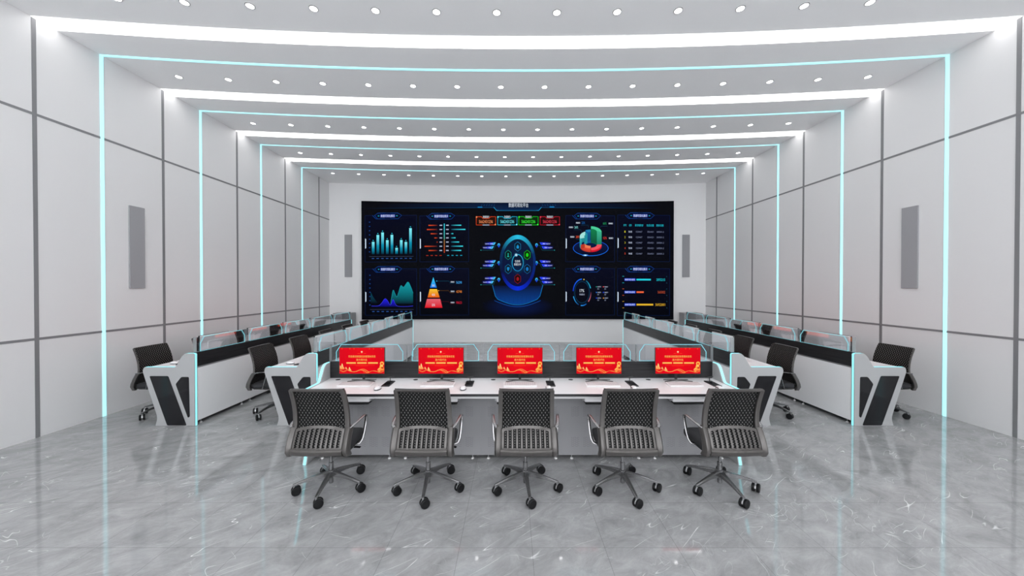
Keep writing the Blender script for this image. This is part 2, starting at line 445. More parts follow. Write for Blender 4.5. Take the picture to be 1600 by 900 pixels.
class Art:
    """flat coloured shapes in picture units (x right, y down), with layers"""
    def __init__(s): s.v = []; s.f = []; s.c = []; s.layer = 0
    def add(s, pts, faces, cols):
        o = len(s.v); s.layer += 1
        s.v += [(p[0], p[1], s.layer) for p in pts]
        for f in faces: s.f.append([o+i for i in f]); s.c.append([cols[i] for i in f])
    def rect(s, x0, y0, x1, y1, c, c2=None, horiz=False, step=12):
        """c to c2: top to bottom, or left to right"""
        c2 = c2 or c; n = max(1, int(abs(x1-x0)/step+.99)); P = []; C = []
        for i in range(n+1):
            x = x0+(x1-x0)*i/n; t = i/n
            for y, q in ((y0, 0), (y1, 1)):
                w = t if horiz else q
                P.append((x, y)); C.append(tuple(a*(1-w)+b*w for a, b in zip(lin(c), lin(c2))))
        s.add(P, [(2*i, 2*i+1, 2*i+3, 2*i+2) for i in range(n)], C)
    def poly(s, pts, c, c2=None):
        ys = [p[1] for p in pts]; a, b = min(ys), max(ys); c2 = c2 or c
        C = [tuple(u*(1-t)+v*t for u, v in zip(lin(c), lin(c2))) for t in [((y-a)/(b-a) if b > a else 0) for y in ys]]
        s.add(pts, [tuple(range(len(pts)))], C)
    def line(s, pts, w, c, c2=None):
        c2 = c2 or c; P = []; C = []; F = []; q = []
        for i in range(len(pts)-1):
            (x0, y0), (x1, y1) = pts[i], pts[i+1]; k = max(1, int(abs(x1-x0)/14))
            for j in range(k): q.append((x0+(x1-x0)*j/k, y0+(y1-y0)*j/k))
        q.append(pts[-1])
        for i, p in enumerate(q):
            a = q[max(i-1, 0)]; b = q[min(i+1, len(q)-1)]; dx, dy = b[0]-a[0], b[1]-a[1]; l = math.hypot(dx, dy) or 1
            nx, ny = -dy/l*w/2, dx/l*w/2; t = i/(len(q)-1); cc = tuple(u*(1-t)+v*t for u, v in zip(lin(c), lin(c2)))
            P += [(p[0]+nx, p[1]+ny), (p[0]-nx, p[1]-ny)]; C += [cc, cc]
            if i: F.append((2*i-2, 2*i-1, 2*i+1, 2*i))
        s.add(P, F, C)
    def ring(s, cx, cy, rx, ry, w, c, c2=None, a0=0, a1=360, n=40, wy=None):
        """c at the start angle / top, c2 at the end / bottom; angles clockwise from the top"""
        P = []; C = []; F = []; full = a1-a0 >= 360; c2 = c2 or c; wy = w if wy is None else wy
        for i in range(n+1):
            a = math.radians(a0+(a1-a0)*i/n); sx, sy = math.sin(a), -math.cos(a)
            t = (1+sy)/2 if full else i/n
            cc = tuple(u*(1-t)+v*t for u, v in zip(lin(c), lin(c2)))
            P += [(cx+rx*sx, cy+ry*sy), (cx+(rx-w)*sx, cy+(ry-wy)*sy)]; C += [cc, cc]
            if i: F.append((2*i-2, 2*i-1, 2*i+1, 2*i))
        s.add(P, F, C)
    def disc(s, cx, cy, rx, ry, c, c2=None, n=28, radial=False):
        c2 = c2 or c; P = [(cx, cy)]; C = [lin(c) if radial else tuple((u+v)/2 for u, v in zip(lin(c), lin(c2)))]; F = []
        for i in range(n):
            a = 2*PI*i/n; sy = math.sin(a); t = 1 if radial else (1+sy)/2
            P.append((cx+rx*math.cos(a), cy+ry*sy)); C.append(tuple(u*(1-t)+v*t for u, v in zip(lin(c), lin(c2))))
            F.append((0, 1+i, 1+(i+1) % n))
        s.add(P, F, C)
    def text(s, t, x0, y0, x1, y1, c, c2=None):
        vs, fs = glyphs(t); c2 = c2 or c
        P = [(x0+(x1-x0)*u, y1-(y1-y0)*v) for u, v in vs]
        C = [tuple(a*v+b*(1-v) for a, b in zip(lin(c), lin(c2))) for u, v in vs]
        s.add(P, fs, C)
    def mesh(s, name, fmap):
        me = bpy.data.meshes.new(name); me.from_pydata([fmap(*p) for p in s.v], [], s.f); me.update()
        ca = me.color_attributes.new('Col', 'FLOAT_COLOR', 'CORNER'); i = 0
        for cs in s.c:
            for c in cs: ca.data[i].color = (*c, 1); i += 1
        me.materials.append(M['screen']); return me
    def build(s, name, parent, fmap):
        o = bpy.data.objects.new(name, s.mesh(name, fmap)); COL.objects.link(o); o.parent = parent; return o

# ------------------------------------------------------------------ the big curved display
SX0, SX1, SZ0, SZ1 = -4.63, 4.975, .738, 4.392
scr = thing('video_display', 'huge black curved video display with blue data charts on the far wall', 'display', (0, 0, 0))
def ys_(x): return YW+arc(x)-.085
b = MB(); X = [SX0+(SX1-SX0)*i/40 for i in range(41)]
b.prism([(x, ys_(x)) for x in X]+[(x, ys_(x)+.08) for x in reversed(X)], SZ0, SZ1, 'z', M['screen_black']); b.build('display_panel', scr, 20)
def smap(px, py, layer):
    t = (px-808.5)/241.5; yt = 313.5+4.2*(1-t*t); yb = 498.5-1.0*(1-t*t)
    # picture rows above were read in the photo's slightly bowed picture; back to a flat display height
    x = SX0+(px-567)/483*(SX1-SX0); z = SZ1-(py-yt)/(yb-yt)*(SZ1-SZ0)
    return (x, ys_(x)-.002-.0007*min(layer, 60), z)
WH = (225, 235, 245); DB = (3, 4, 14); CY = (60, 215, 235)
TITLE = '数据可视化展示'
# header
a = Art()
a.rect(590, 318.6, 808, 324.8, (4, 5, 12), (5, 28, 62), True); a.rect(808, 318.6, 1026, 324.8, (5, 28, 62), (4, 5, 12), True)
a.rect(567, 325, 800, 325.7, (4, 6, 16), (8, 70, 120), True); a.rect(830, 325, 1030, 325.7, (8, 70, 120), (4, 6, 16), True)
a.poly([(771, 318), (846, 318), (846, 324.5), (842, 329.8), (775, 329.8), (771, 324.5)], (4, 16, 40), (6, 34, 72))
a.line([(771, 324.6), (775.5, 329.8), (842, 329.8), (846.3, 324.6)], .8, (30, 150, 205))
a.rect(745.8, 324, 753, 325.3, (20, 130, 200)); a.rect(859, 323.7, 866.5, 325, (20, 130, 200))
for i in range(6):
    x = 752+i*4; a.poly([(x, 320), (x+1.2, 320), (x, 323), (x-1.2, 323)], (10, 50, 90))
    x = 848+i*4; a.poly([(x-1.2, 320), (x, 320), (x+1.2, 323), (x, 323)], (10, 50, 90))
a.text('数据可视化平台', 794.5, 318.4, 825.5, 324.9, WH)
a.build('header_banner', scr, smap)
# counters
for i, (x, c, d) in enumerate(((743, (200, 62, 26), (236, 140, 90)), (776.7, (28, 160, 190), (110, 230, 240)), (810, (18, 175, 30), (60, 240, 60)), (843.8, (170, 18, 36), (220, 60, 80)))):
    a = Art(); dk = tuple(v*.22 for v in c)
    a.rect(x, 339, x+31.5, 352.3, dk, tuple(v*.10 for v in c))
    o = [(x+.5, 339.3), (x+8.5, 339.3), (x+11, 342), (x+20.5, 342), (x+23, 339.3), (x+31, 339.3), (x+31, 352), (x+.5, 352), (x+.5, 339.3)]
    a.line(o, 1.1, c); a.disc(x+1, 339.8, 1.2, 1.2, d); a.disc(x+30.5, 351.5, 1.2, 1.2, d)
    a.rect(x+10.5, 351.4, x+21, 352.8, (150, 165, 185))
    a.text('数据展示', x+11, 337.8, x+20.8, 341.4, WH); a.text('5662431236', x+4.8, 344.5, x+26.5, 349.4, d)
    a.build('counter_panel', scr, smap)
def panel(x0, y0, x1, y1):
    a = Art()
    a.rect(x0, y0, x1, y1, (2, 4, 26), (2, 3, 9))
    for l in (((x0, y0), (x1, y0)), ((x0, y1), (x1, y1)), ((x0, y0), (x0, y1)), ((x1, y0), (x1, y1))): a.line(list(l), .55, (6, 27, 68))
    cx = x0+(x1-x0)*.44
    a.poly([(cx-19, y0), (cx-15, y0-3.7), (cx+15, y0-3.7), (cx+21, y0), (cx+15.5, y0+5.3), (cx-15.5, y0+5.3)], (3, 12, 44), (2, 3, 10))
    a.line([(cx-23, y0), (cx-18, y0+5.3), (cx+15.5, y0+5.3), (cx+21, y0), (cx+15, y0-3.7), (cx-15, y0-3.7), (cx-20, y0), (cx-15.5, y0+5.3)], .6, (10, 66, 150))
    a.disc(cx-14, y0+.8, 1.2, .8, (20, 150, 180)); a.disc(cx+13.6, y0+.8, 1.2, .8, (20, 150, 180))
    a.rect(cx-11.4, y0-1.6, cx+11, y0+3.2, (12, 46, 150)); a.text(TITLE, cx-10.6, y0-1.2, cx+10.4, y0+2.8, WH)
    ym = (y0+y1)/2+7.5
    a.poly([(x0+.1, ym-8), (x0+1.6, ym-7), (x0+1.6, ym+7), (x0+.1, ym+8)], (205, 222, 240))
    return a
P1 = (572.5, 336.5, 650.5, 408.5); P2 = (655.5, 337.5, 731.5, 408.7); P5 = (884.5, 337.4, 960.5, 408.7); P6 = (965, 336.2, 1044, 408)
Q1 = (572.5, 419.3, 650.5, 491.5); Q2 = (655.5, 419.3, 731.5, 491.3); Q5 = (884.5, 419.3, 960.5, 491.3); Q6 = (965, 419, 1044, 492)
# bar chart
a = panel(*P1)
for i in range(8): a.disc(579.4, 346.8+i*6.6, 1.1, .8, (20, 62, 130))
for i, y in enumerate((377.5, 366.8, 363, 375, 366.8, 387, 375, 378, 356.8)):
    x = 582.8+i*7.1
    ymd = y+(397-y)*.55; a.rect(x, y, x+4, ymd, (128, 238, 246), (6, 140, 172)); a.rect(x, ymd, x+4, 397, (6, 140, 172), (0, 14, 36)); a.disc(x+2, y-2.1, .9, .9, (20, 160, 190))
a.rect(579, 400, 646, 400.5, (60, 70, 95))
for i in range(9): a.rect(583+i*7.1, 402.7, 586.6+i*7.1, 404, (36, 74, 140))
a.build('bar_chart_widget', scr, smap)
# tornado chart
a = panel(*P2)
for i, (l, r) in enumerate(((669, 720), (666.5, 726.5), (672.5, 707.5), (678.3, 711), (682, 716.7), (663, 722.7), (669.3, 720))):
    y = 352.4+i*6.5
    a.rect(l, y-.8, 683.5, y+.8, (225, 72, 28), (10, 6, 24), True); a.rect(703.5, y-.8, r, y+.8, (3, 22, 60), (60, 222, 238), True)
    a.rect(686.2, y-.8, 690.3, y+.8, (170, 180, 205)); a.rect(696.3, y-.8, 700.4, y+.8, (170, 180, 205))
a.rect(693, 350, 694.4, 374, (50, 200, 225), (70, 160, 140)); a.rect(693, 374, 694.4, 395, (130, 110, 60), (190, 56, 24))
for i in range(4):
    a.rect(665.5+i*6.9, 398.5, 669+i*6.9, 399.8, (150, 40, 24)); a.rect(698+i*6.8, 398.5, 701.2+i*6.8, 399.8, (20, 140, 170))
a.build('tornado_chart_widget', scr, smap)
# wave chart
a = panel(*Q1)
for i in range(8): a.disc(579.6, 429.3+i*6.6, 1.1, .8, (20, 62, 130))
def smooth_area(a, pts, base, c, c2):
    q = []
    for i in range(len(pts)-1):
        p0 = pts[max(i-1, 0)]; p1 = pts[i]; p2 = pts[i+1]; p3 = pts[min(i+2, len(pts)-1)]
        for j in range(6):
            t = j/6; q.append(tuple(.5*((2*p1[k])+(-p0[k]+p2[k])*t+(2*p0[k]-5*p1[k]+4*p2[k]-p3[k])*t*t+(-p0[k]+3*p1[k]-3*p2[k]+p3[k])*t**3) for k in (0, 1)))
    q.append(pts[-1]); P = []; C = []
    mn = min(p[1] for p in q)
    for x, y in q:
        t = (y-mn)/(base-mn+1e-6); cc = tuple(u*(1-t)+v*t for u, v in zip(lin(c), lin(c2)))
        P += [(x, y), (x, base)]; C += [cc, lin(c2)]
    a.add(P, [(2*i, 2*i+1, 2*i+3, 2*i+2) for i in range(len(q)-1)], C); return q
smooth_area(a, [(581, 455.5), (584, 462), (588, 468), (592, 473)], 473, (6, 70, 90), (3, 8, 24))
q = smooth_area(a, [(611, 474), (612.5, 463), (614.8, 452.5), (617.5, 458), (620.3, 463), (623, 456), (626.5, 445.5), (630.8, 448), (637, 440), (641, 446), (645, 457)], 474, (14, 150, 160), (2, 16, 34))
a.line(q, .5, (24, 150, 165))
q = smooth_area(a, [(582, 477), (592, 476.8), (597, 473), (602, 466), (606, 468.5), (610.5, 475.5), (614.5, 467), (618, 474), (622, 477.5), (634, 478), (645, 477)], 478.2, (28, 26, 220), (8, 8, 90))
a.line(q, .5, (60, 60, 230))
a.rect(580, 482.2, 646, 482.9, (52, 58, 80))
for i in range(9): a.rect(583+i*7.1, 485, 586.6+i*7.1, 486.3, (36, 74, 140))
a.build('wave_chart_widget', scr, smap)
# pyramid chart
a = panel(*Q2)
a.poly([(676.3, 432.5), (681.7, 448.8), (671.2, 448.8)], (60, 205, 245), (24, 110, 225))
a.poly([(670.8, 451), (682, 451), (686.2, 464), (667.5, 464)], (238, 190, 50), (228, 84, 20))
a.poly([(666.5, 466.2), (687, 466.2), (690.5, 480), (663, 480)], (222, 96, 110), (215, 8, 28))
for t, y, w in (('36%', 445.6, 2.2), ('42%', 460, 2.6), ('22%', 475.7, 2.6)): a.text(t, 676.5-w, y-1.8, 676.5+w, y+1.6, WH)
for y, yy, c in ((438.6, 440, (30, 160, 220)), (453.4, 454.6, (225, 150, 40)), (470.4, 471.8, (190, 26, 50))):
    x = 681.5+(y-438)/5
    a.line([(x, y), (700, y), (703, yy+2.2), (709, yy+2.2)], .4, tuple(v*.45 for v in c)); a.disc(x, y, .8, .8, c)
    a.rect(703.2, yy-1.2, 709.5, yy+1.2, (60, 66, 86)); a.text('数据展示', 703.5, yy-1, 709.3, yy+1.1, WH)
for y, t, c in ((440.8, '56298', (60, 160, 235)), (455, '42748', (230, 130, 50)), (472, '98623', (200, 26, 50))): a.text(t, 712, y-1.9, 720.8, y+1.9, c)
a.build('pyramid_chart_widget', scr, smap)
# ring column chart
a = panel(*P5)
a.disc(923.4, 387.8, 27.6, 12.2, (4, 22, 70), (2, 6, 30)); a.ring(923.4, 387.8, 27.6, 12.2, .9, (8, 60, 190), (16, 110, 230), wy=.9); a.disc(915, 398.8, 5, 1.5, (130, 220, 250), (8, 60, 180), radial=True); a.disc(915, 398.8, 1.7, .9, (200, 240, 250))
def ell(cx, cy, rx, ry, a0, a1, n=12): return [(cx+rx*math.cos(math.radians(a0+(a1-a0)*i/n)), cy-ry*math.sin(math.radians(a0+(a1-a0)*i/n))) for i in range(n+1)]
cx = 923.2; R1, R2, S1, S2 = 17, 10, 9, 5.2; yb = 385
def wedge(a0, a1, h, top, side, inner):
    o_t = ell(cx, yb-h, R1, S1, a0, a1); i_t = ell(cx, yb-h, R2, S2, a0, a1); o_b = ell(cx, yb, R1, S1, a0, a1); i_b = ell(cx, yb, R2, S2, a0, a1)
    n = len(o_t)
    if math.sin(math.radians((a0+a1)/2)) > -.2: a.add(i_t+i_b, [(k, k+1, n+k+1, n+k) for k in range(n-1)], [lin(inner)]*(2*n))
    a.add(o_t+o_b, [(k, k+1, n+k+1, n+k) for k in range(n-1)], [lin(side)]*n+[lin(tuple(v*.8 for v in side))]*n)
    a.add(o_t+i_t, [(k, k+1, n+k+1, n+k) for k in range(n-1)], [lin(top)]*(2*n))
    a.add([o_t[-1], i_t[-1], i_b[-1], o_b[-1]], [(0, 1, 2, 3)], [lin(inner)]*4)
wedge(90, 118, 17, (20, 120, 170), (14, 92, 150), (12, 84, 150))
wedge(2, 88, 22, (72, 200, 150), (24, 146, 110), (10, 96, 66))
a.poly([(923.6, 359.5)]+ell(cx, yb-22, R2, S2, 88, 6, 8)+[(932.5, 381.5), (930, 379.5), (923.6, 378.2)], (16, 124, 74), (8, 74, 54))
wedge(200, 120, 15, (160, 222, 215), (40, 158, 165), (30, 140, 155))
a.poly(ell(cx, yb-15, R1, S1, 215, 175, 6)+[(cx-R1, yb)]+ell(cx, yb, R1, S1, 180, 215, 6), (56, 176, 178), (20, 120, 140))
wedge(270, 205, 6, (232, 120, 80), (220, 70, 50), (180, 50, 34))
wedge(360, 272, 3, (235, 80, 90), (226, 26, 46), (180, 14, 30))
a.poly([(932.8, 361)]+[(940.1, 363), (940.1, 382.2), (933, 382.2)], (60, 176, 140), (20, 120, 96))
for x, y, t, c in ((909, 348.8, '22%', (24, 96, 170)), (898, 355.7, '26%', (130, 220, 220)), (900, 370.5, '28%', (225, 80, 50)), (942, 349.6, '66%', (30, 150, 90)), (942.5, 372.2, '52%', (225, 60, 50))):
    xx = x-9 if x < 915 else x+8.5
    a.rect(xx, y-.2-1.1, xx+7, y+1.4, (60, 66, 86)); a.text('数据展示', xx+.3, y-1.1, xx+6.8, y+1.3, WH); a.text(t, x, y-1.8, x+5.5, y+1.8, c)
for pts in ([(908, 352.5), (919, 352.5), (920, 356)], [(897, 359.5), (907.5, 359.5), (909.6, 364.5)], [(949, 353.8), (940, 353.8), (937.5, 356)], [(900.5, 374.5), (906, 374.5)]): a.line(pts, .35, (20, 70, 100))
a.build('ring_chart_widget', scr, smap)
# table
a = panel(*P6)
for x0, x1, t in ((974, 978.4, '序号'), (982.4, 986.4, '名称'), (991.5, 1004, '展示数据内容'), (1009, 1020, '信息总量'), (1023.5, 1034.2, '更新日期')): a.text(t, x0, 350.2, x1, 353.8, (30, 190, 210))
for i in range(5):
    y = 362+i*8.5; c = (200, 190, 40) if i < 3 else (220, 70, 40)
    a.text(str(i+1), 975.4, y-1.5, 977, y+1.5, c); a.text('数据', 981.6, y-1.4, 987, y+1.4, (190, 200, 225))
    for x0, x1, t in ((993, 1002.4, '123467'), (1010, 1019.4, '356421'), (1024, 1034.8, '200501.2')): a.text(t, x0, y-1.2, x1, y+1.2, (118, 126, 156))
a.build('data_table_widget', scr, smap)
# dial
a = panel(*Q5)
cx, cy = 910, 456
a.ring(cx, cy, 11.6, 16.6, .5, (6, 66, 100), (6, 66, 100)); a.ring(cx, cy, 12.8, 18, .35, (6, 40, 70), (6, 40, 70))
a.ring(cx, cy, 14.6, 21, 1.5, (14, 50, 190), (24, 110, 245), a0=275, a1=359, n=18); a.ring(cx, cy, 14.6, 20.5, 1.3, (6, 80, 110), (40, 185, 225), a0=25, a1=72, n=12)
a.ring(cx, cy, 14.6, 21, 1.3, (30, 10, 40), (220, 110, 130), a0=88, a1=135, n=12); a.ring(cx, cy, 14.6, 21.3, 1.5, (8, 70, 150), (40, 150, 240), a0=150, a1=188, n=10)
a.ring(cx, cy, 14.6, 21.3, 1.2, (6, 40, 110), (40, 165, 240), a0=200, a1=252, n=12); a.disc(cx+2.9, cy-19.8, .9, 1, (220, 190, 90))
a.text('17%', cx-3.6, 451.3, cx+3.4, 455.8, WH); a.text('数据展示', cx-4, 458, cx+4.2, 460.8, (170, 180, 205))
for i, (c1, c2) in enumerate((((20, 150, 130), (220, 70, 80)), ((24, 110, 220), (30, 70, 230)), ((30, 70, 230), (220, 150, 60)))):
    y = 447.5+i*8.7
    for x, c in ((931.6, c1), (942.4, c2)):
        a.rect(x, y-.7, x+1.5, y+.7, c); a.text('数据展示', x+2.3, y-1, x+8, y+1, (170, 180, 205)); a.text('53', x+2.2, y+2.3, x+4.7, y+4.3, (150, 160, 185))
a.build('dial_widget', scr, smap)
# progress bars
a = panel(*Q6)
for i, (xr, c, t, x0) in enumerate(((1015.6, (30, 200, 216), '2892215', 1024), (1005, (232, 96, 56), '565002', 1026), (1019.2, (228, 178, 44), '56922001', 1022.5))):
    y = 436.2+i*19.4
    a.rect(975.6, y-2, 992.6, y+2, (14, 56, 190)); a.text(TITLE, 976.4, y-1.4, 991.8, y+1.4, WH)
    a.rect(994, y-1.3, xr, y+1.3, c); a.text(t, x0, y-1.9, 1037, y+1.9, tuple(v*(1 if i != 1 else .8) for v in c))
    for dy in (-5, 5): a.rect(972.4, y+dy-.5, 975, y+dy+.5, tuple(v*.7 for v in c)); a.rect(1039, y+dy-.5, 1039.8, y+dy+.5, (20, 90, 120))
a.build('progress_bar_widget', scr, smap)
# centre emblem
a = Art(); cx, cy = 808.8, 410.5
a.disc(cx, 478, 56, 17, (4, 22, 70), DB, radial=True)
a.ring(cx, 470, 56, 12, .5, (4, 10, 34), (4, 26, 60), a0=100, a1=260, wy=.5)
a.poly([(770, 446), (774, 462), (778, 467)]+[(778+61*i/12, 467+7.5*math.sin(PI*i/12)) for i in range(1, 12)]+[(839, 467), (843.5, 462), (847.5, 446)], (3, 12, 46), (4, 62, 140))
a.line([(769, 445), (773.5, 462), (777.5, 467)]+[(777.5+62*i/14, 467+8.5*math.sin(PI*i/14)) for i in range(1, 14)]+[(839.5, 467), (844, 462), (848.5, 445)], .9, (10, 110, 180))
a.line([(772, 469)]+[(772+73*i/14, 469+9.5*math.sin(PI*i/14)) for i in range(1, 14)]+[(845, 469)], .6, (12, 80, 170))
for i in range(9): a.line([(782+i*6.7, 452), (782+i*6.7, 472)], .3, (4, 40, 96))
a.disc(cx, cy, 28, 42.5, (3, 20, 50), (3, 14, 60), n=48)
a.ring(cx, cy, 28.6, 43, 5.2, (40, 190, 225), (4, 44, 96), a0=0, a1=70, n=16, wy=6.5); a.ring(cx, cy, 28.6, 43, 5.2, (4, 44, 96), (4, 22, 120), a0=70, a1=130, n=12, wy=6.5); a.ring(cx, cy, 28.6, 43, 5.2, (4, 22, 120), (4, 44, 215), a0=130, a1=180, n=12, wy=6.5)
a.ring(cx, cy, 28.6, 43, 5.2, (4, 44, 215), (3, 12, 52), a0=180, a1=250, n=16, wy=6.5); a.ring(cx, cy, 28.6, 43, 5.2, (3, 12, 52), (5, 50, 92), a0=250, a1=300, n=12, wy=6.5); a.ring(cx, cy, 28.6, 43, 5.2, (5, 50, 92), (40, 190, 225), a0=300, a1=360, n=16, wy=6.5)
a.disc(cx, cy+.2, 24.6, 36.3, (4, 26, 52), (6, 8, 60), n=48)
a.disc(cx, cy, 13, 18, (8, 66, 110), (4, 24, 56), radial=True)
a.disc(cx, cy, 8.6, 12.4, (3, 16, 40), (4, 30, 66)); a.ring(cx, cy, 9.3, 13.2, 1.0, (40, 180, 220), (20, 130, 190))
a.disc(cx-2.4, cy-12, 2.6, 2.6, (220, 250, 255), (10, 120, 170), radial=True)
a.text('信息库', cx-4.3, cy-4.2, cx+4, cy-.4, WH); a.text('数据分析', cx-5.7, cy+.6, cx+5.4, cy+4.4, WH)
for dx, dy, c, r in ((0, -25, (18, 110, 160), 1), (-15, -12, (20, 130, 120), 2), (15, -12, (20, 165, 20), 3), (-15, 9.7, (16, 100, 150), 4), (15, 9.7, (16, 90, 150), 3), (0, 25, (120, 14, 20), 3)):
    for k, (rr, w) in enumerate(((5.3, .8), )):
        o = [(cx+dx+rr*math.sin(PI/3*i), cy+dy-rr*1.38*math.cos(PI/3*i)) for i in range(7)]
        a.poly(o[:-1], tuple(v*.22 for v in c)); a.line(o, w, c)
    bright = tuple(min(255, v*1.25) for v in c)
    if r == 1: a.poly([(cx+dx, cy+dy-3), (cx+dx+2, cy+dy), (cx+dx+1.8, cy+dy+3), (cx+dx-1.8, cy+dy+3), (cx+dx-2, cy+dy)], bright)
    elif r == 2: a.disc(cx+dx, cy+dy-1.4, 1.1, 1.3, bright); a.poly([(cx+dx, cy+dy-.4), (cx+dx+2, cy+dy+3.1), (cx+dx-2, cy+dy+3.1)], bright)
    elif r == 4: a.poly([(cx+dx-2, cy+dy-2.8), (cx+dx+2, cy+dy-2.8), (cx+dx+1.9, cy+dy+.6), (cx+dx, cy+dy+3.3), (cx+dx-1.9, cy+dy+.6)], bright)
    else: a.disc(cx+dx, cy+dy, 2.0, 3.0, bright)
a.build('centre_emblem_widget', scr, smap)
# six callouts either side of the emblem
for y in (383.6, 411.2, 437.0):
    for sgn in (-1, 1):
        a = Art()
        def X_(v): return cx+sgn*v
        px, py = X_(29.8), y
        a.disc(px, py-.6, 2.1, 2.6, (60, 200, 240), (24, 90, 225)); a.poly([(px-1.6, py+.8), (px+1.6, py+.8), (px, py+3.8)], (20, 60, 220)); a.disc(px, py-.4, .8, 1, (3, 14, 70))
        for k, (i0, i1, i2, i3) in enumerate(((34.5, 53, 52.5, 37.5), (37.5, 57, 56, 40.5))):
            yy = y-4.6+k*6
            ti = (76, 208, 238) if sgn < 0 else (40, 72, 236)
            pts = [(X_(i0), yy), (X_(i0+8), yy), (X_(i0+8+(1.2)), yy+4), (X_(i3), yy+4)]
            a.add([(X_(i0), yy), (X_(i0+6), yy), (X_(i0+13), yy), (X_(i1), yy), (X_(i2), yy+4), (X_(i0+14), yy+4), (X_(i0+8), yy+4), (X_(i3-.4), yy+4)], [(0, 1, 6, 7), (1, 2, 5, 6), (2, 3, 4, 5)],
                  [lin(ti), lin((22, 44, 226)), lin((10, 18, 130)), lin(DB), lin(DB), lin((10, 18, 130)), lin((22, 44, 226)), lin(ti)])
            u0, u1 = sorted((X_(i0+5), X_(i0+17))); a.text('数据: 5662431' if sgn > 0 else '5662431: 数据', u0, yy+.9, u1, yy+3.2, (205, 214, 245))
        a.line([(X_(31), y), (X_(35), y+.2), (X_(38.5), y+7.4), (X_(58), y+7.4)], .4, (10, 90, 110)); a.disc(X_(58), y+7.4, .7, .7, (30, 160, 160))
        a.build('callout_widget', scr, smap)

# ------------------------------------------------------------------ monitor picture (72 x 42 units)
def monitor_art():
    a = Art(); W, Hh = 71, 41
    RD = (232, 4, 22)
    a.rect(0, 0, W, Hh, (222, 0, 22), (240, 2, 18), step=100)
    a.rect(0, 0, W*.5, Hh, (214, 0, 24), RD, True, 100); a.rect(W*.5, 0, W, Hh, RD, (214, 0, 24), True, 100)
    for x in (4, 16.5, 23, 47.5, 54, 66.5): a.rect(x-.7, 0.2, x+.7, 2.6, (240, 96, 26), (236, 40, 24))
    a.poly([(35.3, 4.6), (36, 6.0), (37.2, 6.4), (36, 6.9), (35.3, 8.2), (34.6, 6.9), (33.4, 6.4), (34.6, 6.0)], (255, 240, 190))
    for x0, x1 in ((28.5, 33), (34.2, 36.6), (38, 42)): a.rect(x0, 8.6, x1, 9.3, (244, 62, 34))
    a.text('积极推进我国应急管理体系和', 14.2, 12, 56.8, 15.7, (255, 218, 120), (246, 168, 60))
    a.text('能力现代化', 26.8, 17.4, 44, 21, (255, 218, 120), (246, 168, 60))
    for x0, x1 in ((11, 25.8), (28, 43), (45.2, 60.8)): a.rect(x0, 23, x1, 25.2, (255, 206, 110), (246, 176, 74))
    a.rect(15, 27.3, 56, 27.8, (244, 50, 30)); a.rect(26, 28.4, 45, 28.9, (240, 60, 32))
    # mountains
    for pts in ([(.3, 33.5), (.6, 29), (1.6, 28), (2.6, 31), (3, 34)], [(2.6, 34.4), (3, 28), (4.0, 24.6), (5, 26), (6, 30), (7.5, 31.5), (7.8, 34)], [(9, 33), (10.4, 30), (11.2, 32), (12.4, 33.4), (13, 35)], [(14, 36), (15, 31.8), (15.8, 30.3), (16.8, 32.5), (18.4, 35), (19.3, 37.4), (16, 37.4)]):
        a.poly(pts, (255, 226, 150), (240, 130, 50))
    # cloud at the right
    for x, y, r, c in ((67.2, 25, 3.0, (250, 170, 60)), (67.2, 25.4, 1.9, (240, 96, 40)), (66.4, 29.6, 2.8, (250, 190, 90)), (65.6, 33, 3.2, (248, 160, 60)), (63, 35, 2.6, (255, 200, 100)), (68.2, 33, 2.6, (240, 110, 44)), (67.6, 31.6, 1.4, (190, 20, 24))): a.disc(x, y, r, r, c, n=14)
    a.ring(67.2, 25, 3.1, 3.1, .7, (255, 214, 110), n=16); a.poly([(59.5, 36.6), (62, 34), (66, 33), (70.5, 34), (70.8, 36)], (250, 180, 80), (240, 90, 40))
    def wave(pts, w, c):
        q = []
        for i in range(len(pts)-1):
            p0 = pts[max(i-1, 0)]; p1 = pts[i]; p2 = pts[i+1]; p3 = pts[min(i+2, len(pts)-1)]
            for j in range(4):
                t = j/4; q.append(tuple(.5*((2*p1[k])+(-p0[k]+p2[k])*t+(2*p0[k]-5*p1[k]+4*p2[k]-p3[k])*t*t+(-p0[k]+3*p1[k]-3*p2[k]+p3[k])*t**3) for k in (0, 1)))
        q.append(pts[-1]); a.line(q, w, c)
    wave([(.5, 35), (6, 37.6), (12, 35.4), (19, 37.6), (25, 37.8), (32, 35), (38, 33.8), (44, 36.5), (47, 38.3), (52, 36.6), (58, 37.4), (64, 39), (70.5, 37)], .55, (250, 170, 84))
    wave([(14, 35.5), (20, 37.8), (27, 37.4), (33, 34.8), (40, 37), (44, 39.4), (49, 37.5)], .5, (252, 190, 100))
    wave([(30, 36.6), (36, 36.0), (40, 39.5), (45, 40.2), (50, 37), (56, 36.4), (62, 38), (70.5, 35.4)], .4, (244, 120, 56))
    wave([(34, 34.8), (39, 35.6), (44, 38), (48, 38.6)], .35, (244, 130, 60)); wave([(1, 36.6), (6, 38.6), (11, 37)], .35, (244, 120, 56))
    return a

